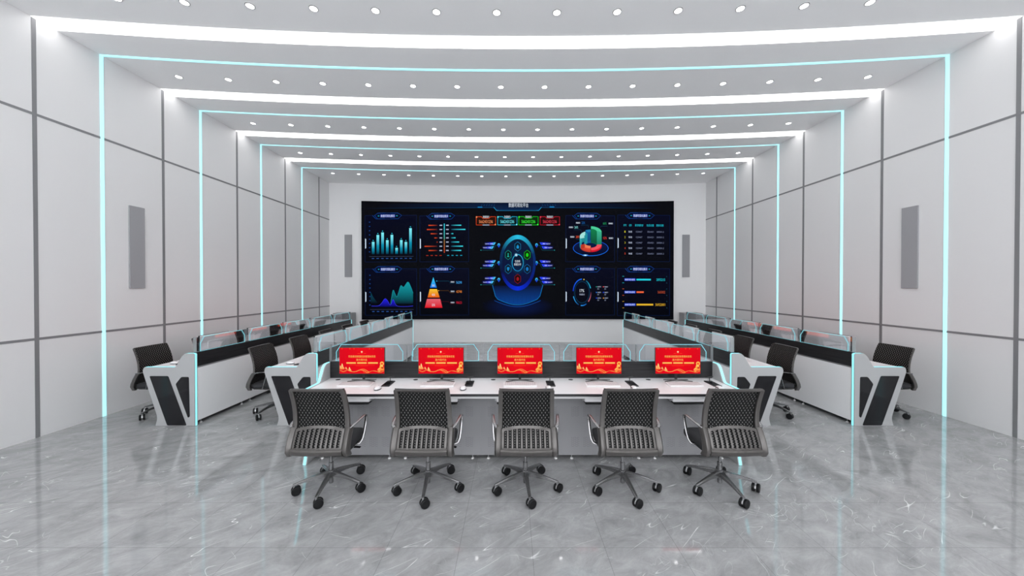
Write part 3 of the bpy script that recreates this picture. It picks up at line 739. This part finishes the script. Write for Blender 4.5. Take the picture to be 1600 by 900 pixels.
# ------------------------------------------------------------------ office chair
def chair_proto():
    t = thing('office_chair', 'x', 'office chair')
    # upper back centre line (y, z) and half width
    def cl(s):      # s 0..1 from the waist to the top
        pts = [(-.150, .600), (-.145, .66), (-.153, .74), (-.173, .82), (-.202, .895), (-.226, .951)]
        f = s*(len(pts)-1); i = min(int(f), len(pts)-2); u = f-i
        return (pts[i][0]*(1-u)+pts[i+1][0]*u, pts[i][1]*(1-u)+pts[i+1][1]*u)
    def hw(s): return .238-.010*s
    def bow(x): return -.055*(1-(x/.24)**2)         # the middle of the back is pushed away from the sitter
    # frame: rounded U turned upside down, swept as strap
    fr = MB(); ri = .035
    def P(x, s, off=0): y, z = cl(s); return Vector((x, y+bow(x)*.32+off, z))
    outline = []
    for i in range(13): outline.append((-hw(i/12*.93), i/12*.93))
    for a_ in (30, 60): outline.append((-hw(1)+.03-.03*math.cos(math.radians(a_)), .93+.07*math.sin(math.radians(a_))))
    for i in range(13): x = -hw(1)+.03+(2*hw(1)-.06)*i/12; outline.append((x, 1))
    for a_ in (60, 30): outline.append((hw(1)-.03+.03*math.cos(math.radians(a_)), .93+.07*math.sin(math.radians(a_))))
    for i in range(12, -1, -1): outline.append((hw(i/12*.93), i/12*.93))
    rings = []
    for (x, s) in outline:
        sc_ = (hw(s)-ri)/hw(s)
        xi = x*sc_; si = s if s < .90 else .90-(0)  # inner edge
        if s >= .93: si = .905
        po = P(x, s); pi = P(xi, si)
        o1 = po+Vector((0, -.012, 0)); o2 = po+Vector((0, .012, 0)); i1 = pi+Vector((0, -.009, 0)); i2 = pi+Vector((0, .009, 0))
        mid1 = (po+pi)/2+Vector((0, -.016, 0))
        rings.append([tuple(o2), tuple(o1), tuple(mid1), tuple(i1), tuple(i2)])
    fr.loft(rings, M['frame_grey']); fr.build('backrest_frame', t, 50)
    # net
    nb = MB(); nx, nz = 16, 14; vs = []; uv = []
    for j in range(nz+1):
        s = -.02+1.015*j/nz
        for i in range(nx+1):
            w = hw(max(s, 0))-.004; x = -w+2*w*i/nx; y, z = cl(max(s, 0)); 
            if s < 0: z += s*.34
            vs.append((x, y+bow(x)*.32+.0135, z)); uv.append((x, j/nz*.345))
    nb.add(vs, [(j*(nx+1)+i, j*(nx+1)+i+1, (j+1)*(nx+1)+i+1, (j+1)*(nx+1)+i) for j in range(nz) for i in range(nx)], M['net'], uv)
    nb.build('backrest_net', t, 80)
    # lower shell: side wings + bottom rail
    def lo(s):      # 0 bottom .. 1 waist (y, z)
        pts = [(-.212, .388), (-.238, .43), (-.232, .47), (-.208, .53), (-.178, .585), (-.160, .612)]
        f = s*(len(pts)-1); i = min(int(f), len(pts)-2); u = f-i
        return (pts[i][0]*(1-u)+pts[i+1][0]*u, pts[i][1]*(1-u)+pts[i+1][1]*u)
    lf = MB()
    for sg in (-1, 1):
        rings = []
        for k in range(11):
            s = k/10; y, z = lo(s); xo = .262-.004*s; xi = .208
            rings.append([(sg*xo, y+.045, z), (sg*(xo+.003), y+.01, z), (sg*(xo-.012), y-.012, z), (sg*(xo-.035), y-.014, z), (sg*xi, y, z), (sg*xi, y+.018, z), (sg*(xo-.016), y+.045, z)])
        lf.loft(rings, M['frame_grey'])
    rings = []
    for i in range(17):
        x = -.212+.424*i/16; bo = bow(x)*.35
        rings.append([(x, -.235+bo+.03, .452), (x, -.235+bo, .452), (x, -.245+bo, .44), (x, -.24+bo, .41), (x, -.222+bo, .396), (x, -.19, .396)])
    lf.loft(rings, M['frame_grey']); lf.build('lower_frame', t, 45)
    # lumbar panel with ten long slots, each filled with chain net
    lp = MB(); pitch = .0385; hwid = .204
    cols = [-hwid]
    for k in range(10):
        c = (k-4.5)*pitch; cols += [c-.0122, c+.0122]
    cols.append(hwid)
    def ztop(x): return .597+.030*(1-(x/.2)**2)
    def LP(x, z, d=0):
        s = (z-.388)/(.612-.388)*1.0; # invert the curve roughly
        for q in range(60):
            if lo(q/59)[1] >= z: s = q/59; break
        else: s = 1
        y = lo(s)[0]+.006; return (x, y+bow(x)*.35+d, z)
    rows = [0, .07, .085, .22, .36, .50, .64, .78, .865, .88, 1]
    vs = []; idx = {}
    sub = []
    for ci in range(len(cols)): sub.append(cols[ci])
    for j, r in enumerate(rows):
        for i, x in enumerate(sub):
            z = .452+(ztop(x)-.452)*r; idx[(i, j)] = len(vs); vs.append(LP(x, z))
    fs = []; fn = []
    for j in range(len(rows)-1):
        for i in range(len(sub)-1):
            f = (idx[(i, j)], idx[(i+1, j)], idx[(i+1, j+1)], idx[(i, j+1)])
            slot = (i % 2 == 1) and 2 <= j < 8
            (fn if slot else fs).append(f)
    lp.add(vs, fs, M['frame_grey']); lp.build('lumbar_panel', t, 50)
    nn = MB(); nv = [(v[0]*1.13, v[1]+.016, v[2]) for v in vs]
    nn.add(nv, fs+fn, M['slotnet'], [(v[0], v[2]) for v in nv]); nn.build('lumbar_net', t, 50)
    # seat
    st = MB(); rings = []
    for z, d in ((.402, .018), (.408, .004), (.425, 0), (.452, 0), (.465, .008), (.472, .03)):
        rings.append([(x, y, z+(.006 if y > .1 else 0)-(.03*max(0, (y-.12)/.1)**2)) for x, y in rrect(-.236+d, .236-d, -.205+d, .215-d, .06, 6)])
    st.loft(rings, M['seat']); st.build('seat', t, 60)
    sp = MB(); rings = []
    for z, d in ((.380, .05), (.392, .012), (.404, .004)): rings.append([(x, y, z) for x, y in rrect(-.24+d, .24-d, -.20+d, .205-d, .06, 5)])
    sp.loft(rings, M['frame_grey']); sp.build('seat_pan', t, 60)
    # arms
    for sg in (-1, 1):
        ar = MB(); p = [(.245, -.165, .606), (.262, -.150, .616), (.272, -.11, .624), (.280, -.05, .632), (.286, .01, .640), (.289, .04, .640), (.290, .056, .630), (.289, .058, .605), (.286, .045, .55), (.282, .025, .49), (.276, .005, .44), (.262, -.012, .412), (.236, -.02, .404)]
        ar.strap([(sg*a_, b_, c_) for a_, b_, c_ in p], .024, .010, M['frame_edge'], Vector((1, .0, .0))); ar.build('armrest', t, 50)
    # mechanism, lever, lift, hub
    mb = MB(); mb.box(-.085, .085, -.13, .10, .340, .384, M['silver'], .01); mb.box(-.11, .11, -.05, .05, .368, .386, M['silver'], .004); mb.build('tilt_mechanism', t)
    lv = MB(); lv.strap([(.07, .03, .355), (.16, .035, .352), (.20, .036, .350)], .012, .008, M['silver'], Vector((0, 1, 0))); lv.strap([(.19, .036, .35), (.245, .036, .348)], .026, .010, M['rubber'], Vector((0, 1, 0))); lv.build('height_lever', t)
    gl = MB(); gl.cyl((0, 0, .225), .0135, .13, M['base_metal']); gl.build('gas_lift', t)
    hb = MB(); hb.cyl((0, 0, .048), .0185, .06, M['base_metal'], bev=.003); hb.cyl((0, 0, .10), .030, .068, M['base_metal'], bev=.004); hb.cyl((0, 0, .16), .0205, .075, M['base_metal'], bev=.003); hb.build('base_hub', t)
    for k in range(5):
        an = math.radians(-85+72*k); d = Vector((math.cos(an), math.sin(an), 0)); sd = Vector((-d.y, d.x, 0))
        lg = MB(); rings = []
        for r, zt, zb, w in ((.018, .158, .112, .040), (.06, .153, .112, .036), (.13, .139, .110, .031), (.21, .120, .098, .027), (.275, .102, .084, .024), (.292, .096, .082, .020)):
            c = d*r; rings.append([tuple(c+sd*(-w/2)+Vector((0, 0, zb))), tuple(c+sd*(w/2)+Vector((0, 0, zb))), tuple(c+sd*(w/2)+Vector((0, 0, zt-.006))), tuple(c+sd*(w/2-.006)+Vector((0, 0, zt))), tuple(c+sd*(-w/2+.006)+Vector((0, 0, zt))), tuple(c+sd*(-w/2)+Vector((0, 0, zt-.006)))])
        lg.loft(rings, M['base_metal']); leg = lg.build('leg', t, 40)
        # caster: two wheels on a hooded fork, each swivelled its own way
        cs = MB(); c = d*.282; sw = math.radians(-60+25*math.sin(k*2.3)) + (an if k in (1, 2) else 0)*.2
        ax = Vector((math.cos(sw), math.sin(sw), 0))*1.0; fw_ = Vector((-ax.y, ax.x, 0)); r = .0375; n_ = 22
        cc = c+fw_*.014
        for s_ in (-1, 1):
            rg = []
            for off, rr in ((.006, r-.010), (.006, r-.002), (.009, r), (.024, r), (.029, r-.005), (.030, r-.016)):
                rg.append([tuple(cc+ax*(s_*off)+fw_*(rr*math.cos(2*PI*i/n_))+Vector((0, 0, r+rr*math.sin(2*PI*i/n_)))) for i in range(n_)])
            cs.loft(rg, M['rubber'])
        rg = []
        for off in (-.0055, .0055):
            rg.append([tuple(cc+ax*off+fw_*(q*math.cos(a2))+Vector((0, 0, r+q*math.sin(a2)))) for a2, q in [(math.radians(x_), .033) for x_ in range(0, 181, 20)]+[(math.radians(180), .008), (0, .008)]])
        cs.loft(rg, M['silver']); cs.cyl((c.x, c.y, .06), .007, .026, M['silver'], n=10)
        cs.build('caster', leg, 40)
    freeze(t); return t
chair = chair_proto(); chair_used = False
def place_chair(x, y, rz, label, group):
    global chair_used
    o = copy_tree(chair) if chair_used else chair; chair_used = True
    o.location = (x, y, 0); o.rotation_euler = (0, 0, rz); tag(o, label, 'office chair', group)
    o.name = 'office_chair'
    return o

# ------------------------------------------------------------------ control desk, five stations long
DL, TP, PITCH = 4.41, .045, .864
def desk(loc, rz, label):
    t = thing('control_desk', label, 'desk', loc, rz)
    hl = DL/2-TP
    # end panels
    prof = [(.0, .0), (.0, .927), (-.118, .927), (-.157, .897), (-.240, .752), (-.650, .752), (-.664, .70), (-.476, .10), (-.505, .0)]
    out = rounded(prof, [0, .022, .03, .03, .03, .022, .03, .08, 0], 5)
    for sg in (-1, 1):
        x0, x1 = (hl, hl+TP) if sg > 0 else (-hl-TP, -hl)
        e = MB(); rings = []
        for a_, s_ in ((x0, .004), (x0+.004, 0), (x1-.004, 0), (x1, .004)):
            cx_, cz_ = -.3, .45
            rings.append([(a_, cx_+(p[0]-cx_)*(1-s_), max(0, cz_+(p[1]-cz_)*(1-s_))) for p in out])
        e.loft(rings, M['desk_grey']); end = e.build('end_panel', t, 40)
        xo = x1 if sg > 0 else x0
        for pts in ([(-.574, .640), (-.334, .640), (-.104, .006), (-.352, .006)], [(-.240, .536), (-.167, .628), (-.070, .628), (-.062, .118), (-.086, .104)]):
            i_ = MB(); i_.prism(rounded(pts, .018, 4), xo-.002, xo+.0025, 'x', M['inset']); i_.build('black_inset', end, 40)
        # led line along the edge
        led = MB(); path = list(out)
        # order: start bottom rear, up, over the top, down to the front foot
        w = .024; xm = (x0+x1)/2; fwd = []
        for i, (y, z) in enumerate(path):
            pa = Vector(path[max(i-1, 0)]); pb = Vector(path[min(i+1, len(path)-1)]); d_ = (pb-pa).normalized(); nn = Vector((-d_.y, d_.x))
            # outward normal
            c_ = Vector((y, z)); ctr = Vector((-.28, .45))
            if i in (0,): nn = Vector((1, 0))
            if nn.dot(c_-ctr) < 0: nn = -nn
            fwd.append((c_+nn*.0012, c_-nn*.004))
        rings = [[(xm-w/2, o_.x, o_.y), (xm+w/2, o_.x, o_.y), (xm+w/2, i_.x, i_.y), (xm-w/2, i_.x, i_.y)] for o_, i_ in fwd]
        led.loft(rings, M['led_edge']); led.build('led_edge_strip', end, 30)
    # worktop
    wt = MB(); wt.box(-hl, hl, -.612, -.045, .731, .7475, M['desk_white']); wt.build('worktop', t, 0)
    eb = MB(); eb.box(-hl, hl, -.618, -.612, .727, .7465, M['black_edge']); eb.box(-hl, hl, -.612, -.600, .722, .731, M['black_edge']); eb.build('edge_band', t, 0)
    bm_ = MB(); bm_.box(-hl, hl, -.588, -.565, .694, .722, M['desk_white']); bm_.box(-hl, hl, -.42, -.39, .694, .731, M['silver']); bm_.build('support_rail', t, 0)
    # rear board
    MB().box(-hl, hl, -.045, -.005, .752, .937, M['board'], .002).build('rear_board', t, 0)
    MB().box(-hl, hl, -.040, -.014, .730, .752, M['silver']).build('rear_rail', t, 0)
    MB().box(-hl, hl, -.030, -.006, .050, .730, M['desk_back']).build('rear_panel', t, 0)
    # modesty panels, one per station
    for k in range(5):
        c = (k-2)*PITCH; g = .0002
        p = MB(); x0, x1 = c-PITCH/2+g, c+PITCH/2-g
        p.add([(x0, -.38, .042), (x1, -.38, .042), (x1, -.38, .72), (x0, -.38, .72)], [(0, 1, 2, 3)], M['steel'], [(x0-c, .042), (x1-c, .042), (x1-c, .72), (x0-c, .72)])
        p.box(x0, x1, -.3795, -.365, .042, .72, M['steel']); p.build('perforated_panel', t, 0)
    for k in range(6):
        for s_ in (-1, 1):
            c = (k-2.5)*PITCH+s_*.083
            if abs(c) > hl: continue
            for y in (-.365, -.035):
                f = MB(); f.cyl((c, y, .010), .0045, .045, M['silver'], n=8); f.cyl((c, y, 0), .017, .010, M['plastic_white'], n=14, r2=.013); f.build('foot', t)
    # glass screens
    for k in range(5):
        c = (k-2)*PITCH; xa, xb = c-PITCH/2+.001, c+PITCH/2-.001; z0, z1 = .937, 1.128
        g = MB(); g.box(xa, xb, -.016, -.010, z0, z1, M['glass']); gp = g.build('glass_screen', t, 0)
        for xe in ((xa, xb) if k == 4 else (xa,)):
            cp = MB(); cp.box(xe-.0015, xe+.0015, -.055, -.010, z0, z1, M['frost']); cp.build('screen_side_plate', gp, 0)
        oa, ob = c-PITCH/2+.053, c+PITCH/2-.053
        o_ = [(oa, z0+.002), (oa, z0+.105), (oa+.056, z1-.003), (ob-.056, z1-.003), (ob, z0+.105), (ob, z0+.002)]
        ln = MB(); w = .0065
        def seg(p, q, ww, mm):
            d_ = (Vector(q)-Vector(p)).normalized(); n_ = Vector((-d_.y, d_.x))*ww/2; P_ = [Vector(p)+n_, Vector(q)+n_, Vector(q)-n_, Vector(p)-n_]
            ln.prism([(v.x, v.y) for v in P_], -.010, -.006, 'y', mm)
        for i in range(5): seg(o_[i], o_[i+1], w if i in (0, 4) else .006, M['led_dim'])
        seg(o_[0], o_[5], .004, M['led_dim'])
        ln.build('led_outline', gp, 0)
    # keyboard trays
    for k in range(5):
        c = (k-2)*PITCH-.015
        tr = MB(); tr.box(c-.24, c+.24, -.575, -.30, .656, .690, M['plastic_white'], .003); tr.box(c-.238, c+.238, -.585, -.40, .632, .6555, M['plastic_black'], .008)
        tp = tr.build('keyboard_tray', t)
        for sx in (-1, 1): br = MB(); br.box(c+sx*.25-.008, c+sx*.25+.008, -.55, -.32, .66, .715, M['silver']); br.build('tray_slide', tp, 0)
    # grommets
    for k in range(5):
        c = (k-2)*PITCH
        MB().cyl((c-.315, -.10, .7465), .026, .003, M['plastic_black'], n=20).build('cable_grommet', t)
    return t

DESKS = {
    'front': dict(loc=(.105, 4.0, 0), rz=0, label='long control desk in the centre foreground, facing the big display, with five red monitors'),
    'left_inner': dict(loc=(-2.505, 4.475+DL/2, 0), rz=-PI/2, label='long white and black control desk row left of centre, inner of the two left rows'),
    'left_outer': dict(loc=(-4.06, 4.475+DL/2, 0), rz=-PI/2, label='long white and black control desk row nearest the left wall'),
    'right_inner': dict(loc=(2.81, 4.475+DL/2, 0), rz=PI/2, label='long white and black control desk row right of centre, inner of the two right rows'),
    'right_outer': dict(loc=(4.38, 4.475+DL/2, 0), rz=PI/2, label='long white and black control desk row nearest the right wall'),
}
proto = None
for key, d in DESKS.items():
    if proto is None: proto = desk(d['loc'], d['rz'], d['label']); freeze(proto); o = proto
    else: o = copy_tree(proto); o.location = d['loc']; o.rotation_euler = (0, 0, d['rz']); o.name = 'control_desk'
    tag(o, d['label'], 'desk', 'control desks')

def on_desk(key, x, y, z=0):
    d = DESKS[key]; c, s = math.cos(d['rz']), math.sin(d['rz'])
    return (d['loc'][0]+c*x-s*y, d['loc'][1]+s*x+c*y, z)
ZT = .7481
# prototypes of the things on the desks
def monitor_proto():
    t = thing('computer_monitor', 'x', 'monitor'); w, h = .497/2, .289; z0 = .082
    hs = MB(); hs.box(-w, w, -.006, .014, z0, z0+h, M['plastic_black'], .003); hs.build('housing', t); rc = MB(); rc.box(-w+.004, w-.004, .0145, .020, z0+.004, z0+h-.004, M['plastic_white'], .002); rc.box(-w*.55, w*.55, .020, .034, z0+.04, z0+h*.7, M['plastic_white'], .006); rc.build('rear_cover', t)
    A_ = monitor_art(); ww = .490; hh = .282
    me = A_.mesh('screen', lambda x, y, l: (-ww/2+x/71*ww, -.0066-.00003*min(l, 60), z0+.0035+hh-y/41*hh))
    s_ = bpy.data.objects.new('screen', me); COL.objects.link(s_); s_.parent = t
    nk = MB(); nk.box(-.013, .013, .0345, .046, .012, z0+.08, M['plastic_black'], .002); nk.build('stand_neck', t)
    ft = MB()
    for sx in (-1, 1):
        ft.strap([(0, .018, .010), (sx*.07, .002, .008), (sx*.150, -.030, .004)], .016, .007, M['base_metal'], Vector((0, 1, 0)))
        ft.strap([(0, .018, .010), (sx*.07, .03, .008), (sx*.135, .050, .004)], .014, .007, M['base_metal'], Vector((0, 1, 0)))
    ft.build('stand_foot', t); freeze(t); return t
def keyboard_proto():
    t = thing('keyboard', 'x', 'keyboard')
    b = MB(); rings = []
    for z, d in ((0, .002), (.004, 0), (.010, 0), (.013, .004)): rings.append([(x, y, z+(.006 if y > 0 else 0)*(z > .005)) for x, y in rrect(-.175+d, .175-d, -.062+d, .062-d, .010, 3)])
    b.loft(rings, M['plastic_white']); b.build('body', t)
    k = MB()
    for r in range(5):
        n_ = 15
        for c in range(n_):
            if r == 0 and 4 < c < 10: continue
            x0 = -.165+c*.022; y0 = -.052+r*.0205
            k.box(x0+.001, x0+.0205, y0+.001, y0+.0185, .0125+.0012*r, .0155+.0012*r, M['key'])
        if r == 0: k.box(-.165+5*.022+.001, -.165+10*.022-.001, -.051, -.0335, .0125, .0155, M['key'])
    o = k.build('keys', t, 0); o['kind'] = 'stuff'
    freeze(t); return t
def mouse_proto():
    t = thing('computer_mouse', 'x', 'mouse'); b = MB(); rings = []
    for z, s_ in ((0, .94), (.008, 1.0), (.020, .92), (.029, .68), (.033, .35)):
        rings.append([(.031*s_*math.cos(2*PI*i/20), .052*s_*math.sin(2*PI*i/20)-.004*(1-s_), z) for i in range(20)])
    b.loft(rings, M['plastic_white']); b.build('shell', t, 70)
    lb = MB(); lb.loft([[(.0325*q*math.cos(2*PI*i/20), .0535*q*math.sin(2*PI*i/20), z) for i in range(20)] for z, q in ((0, .96), (.004, 1.0), (.009, 1.0))], M['plastic_black']); lb.build('base_rim', t); w = MB(); w.cyl((-.004, .026, .022), .010, .008, M['plastic_black'], axis='x', n=14); w.build('scroll_wheel', t)
    s2 = MB(); s2.strap([(-.024, .03, .016), (-.027, .0, .018), (-.024, -.025, .016)], .006, .012, M['plastic_black'], Vector((1, 0, 0))); s2.build('side_grip', t)
    freeze(t); return t
def mic_proto():
    t = thing('desk_microphone', 'x', 'microphone')
    b = MB(); rings = []
    for z, d in ((0, .001), (.002, 0), (.008, .001), (.010, .004)): rings.append([(x, y, z) for x, y in rrect(-.043+d, .043-d, -.10+d, .10-d, .006, 3)])
    b.loft(rings, M['plastic_black']); b.build('base', t)
    p = MB(); p.box(-.034, .034, -.085, .03, .0098, .0112, M['inset']); 
    for i in range(3): p.cyl((-.02+.02*i, -.055, .0110), .006, .002, M['rubber'], n=10)
    p.build('button_panel', t)
    s_ = MB(); s_.strap([(0, .055, .009), (0, .06, .035), (0, .058, .055)], .008, .008, M['plastic_black'], Vector((1, 0, 0))); s_.build('stem', t)
    h = MB(); h.strap([(-.030, .050, .055), (-.01, .055, .058), (.025, .062, .061), (.038, .064, .062)], .014, .008, M['plastic_black'], Vector((0, 1, 0))); h.build('head', t)
    freeze(t); return t
protos = {'m': monitor_proto(), 'k': keyboard_proto(), 'u': mouse_proto(), 'c': mic_proto()}
used = set()
SPEC = {'m': ('computer_monitor', 'monitor', -.018, -.165), 'k': ('keyboard', 'keyboard', -.02, -.318), 'u': ('computer_mouse', 'mouse', .265, -.462), 'c': ('desk_microphone', 'microphone', .305, -.27)}
def put(kind, key, k, label, group):
    nm, cat, dx, dy = SPEC[kind]
    o = copy_tree(protos[kind]) if kind in used else protos[kind]; used.add(kind)
    o.name = nm; o.location = on_desk(key, (k-2)*PITCH+dx, dy, ZT); o.rotation_euler = (0, 0, DESKS[key]['rz'])
    tag(o, label, cat, group); return o

LR = ['leftmost', 'second from the left', 'middle', 'second from the right', 'rightmost']
NF = ['nearest the camera', 'second from the camera', 'third from the camera', 'fourth from the camera', 'farthest from the camera']
for k in range(5):
    put('m', 'front', k, 'red-screened monitor on the foreground desk, %s' % LR[k], 'red monitors on the foreground desk')
    put('k', 'front', k, 'flat white keyboard on the foreground desk, %s' % LR[k], 'keyboards on the foreground desk')
    put('u', 'front', k, 'small white and black mouse on the foreground desk, %s' % LR[k], 'mice on the foreground desk')
    put('c', 'front', k, 'black microphone with flat base on the foreground desk, %s' % LR[k], 'microphones on the foreground desk')
    x, y, _ = on_desk('front', (k-2)*PITCH*.998+.014, -.90)
    place_chair(x, y, 0, 'grey framed mesh chair at the foreground desk, back to camera, %s' % LR[k], 'office chairs at the foreground desk')
names = {'left_inner': 'inner left desk row', 'left_outer': 'outer left desk row', 'right_inner': 'inner right desk row', 'right_outer': 'outer right desk row'}
for key, nm in names.items():
    left = key.startswith('left')
    for k in range(5):
        # which station is nearest the camera depends on which way the row is turned
        near = (4-k) if left else k
        w = NF[near]
        put('m', key, k, 'black monitor on the %s, %s' % (nm, w), 'monitors on the ' + nm)
        if near < 2:
            put('k', key, k, 'flat white keyboard on the %s, %s' % (nm, w), 'keyboards on the ' + nm)
            put('u', key, k, 'small mouse on the %s, %s' % (nm, w), 'mice on the ' + nm)
            put('c', key, k, 'black desk microphone on the %s, %s' % (nm, w), 'microphones on the ' + nm)
        x, y, _ = on_desk(key, (k-2)*PITCH, -.825)
        place_chair(x, y, DESKS[key]['rz'], 'black mesh office chair at the %s, %s' % (nm, w), 'office chairs at the ' + nm)

# ------------------------------------------------------------------ camera and render look
F = 548.0
cam = bpy.data.cameras.new('camera'); co = bpy.data.objects.new('camera', cam); COL.objects.link(co)
cam.sensor_width = 36; cam.lens = F/1600*36; cam.clip_start = .05
co.location = (0, 0, 1.8); co.rotation_euler = (PI/2-math.atan(4.3/F), 0, 0)
SC.camera = co
w = bpy.data.worlds.new('world'); SC.world = w; w.use_nodes = True
w.node_tree.nodes['Background'].inputs[0].default_value = (.98, .985, 1.0, 1); w.node_tree.nodes['Background'].inputs[1].default_value = 4.8
SC.view_settings.view_transform = 'Standard'; SC.view_settings.look = 'None'
SC.view_settings.exposure = 0.06; SC.view_settings.gamma = 1.0; SC.view_settings.use_curve_mapping = False
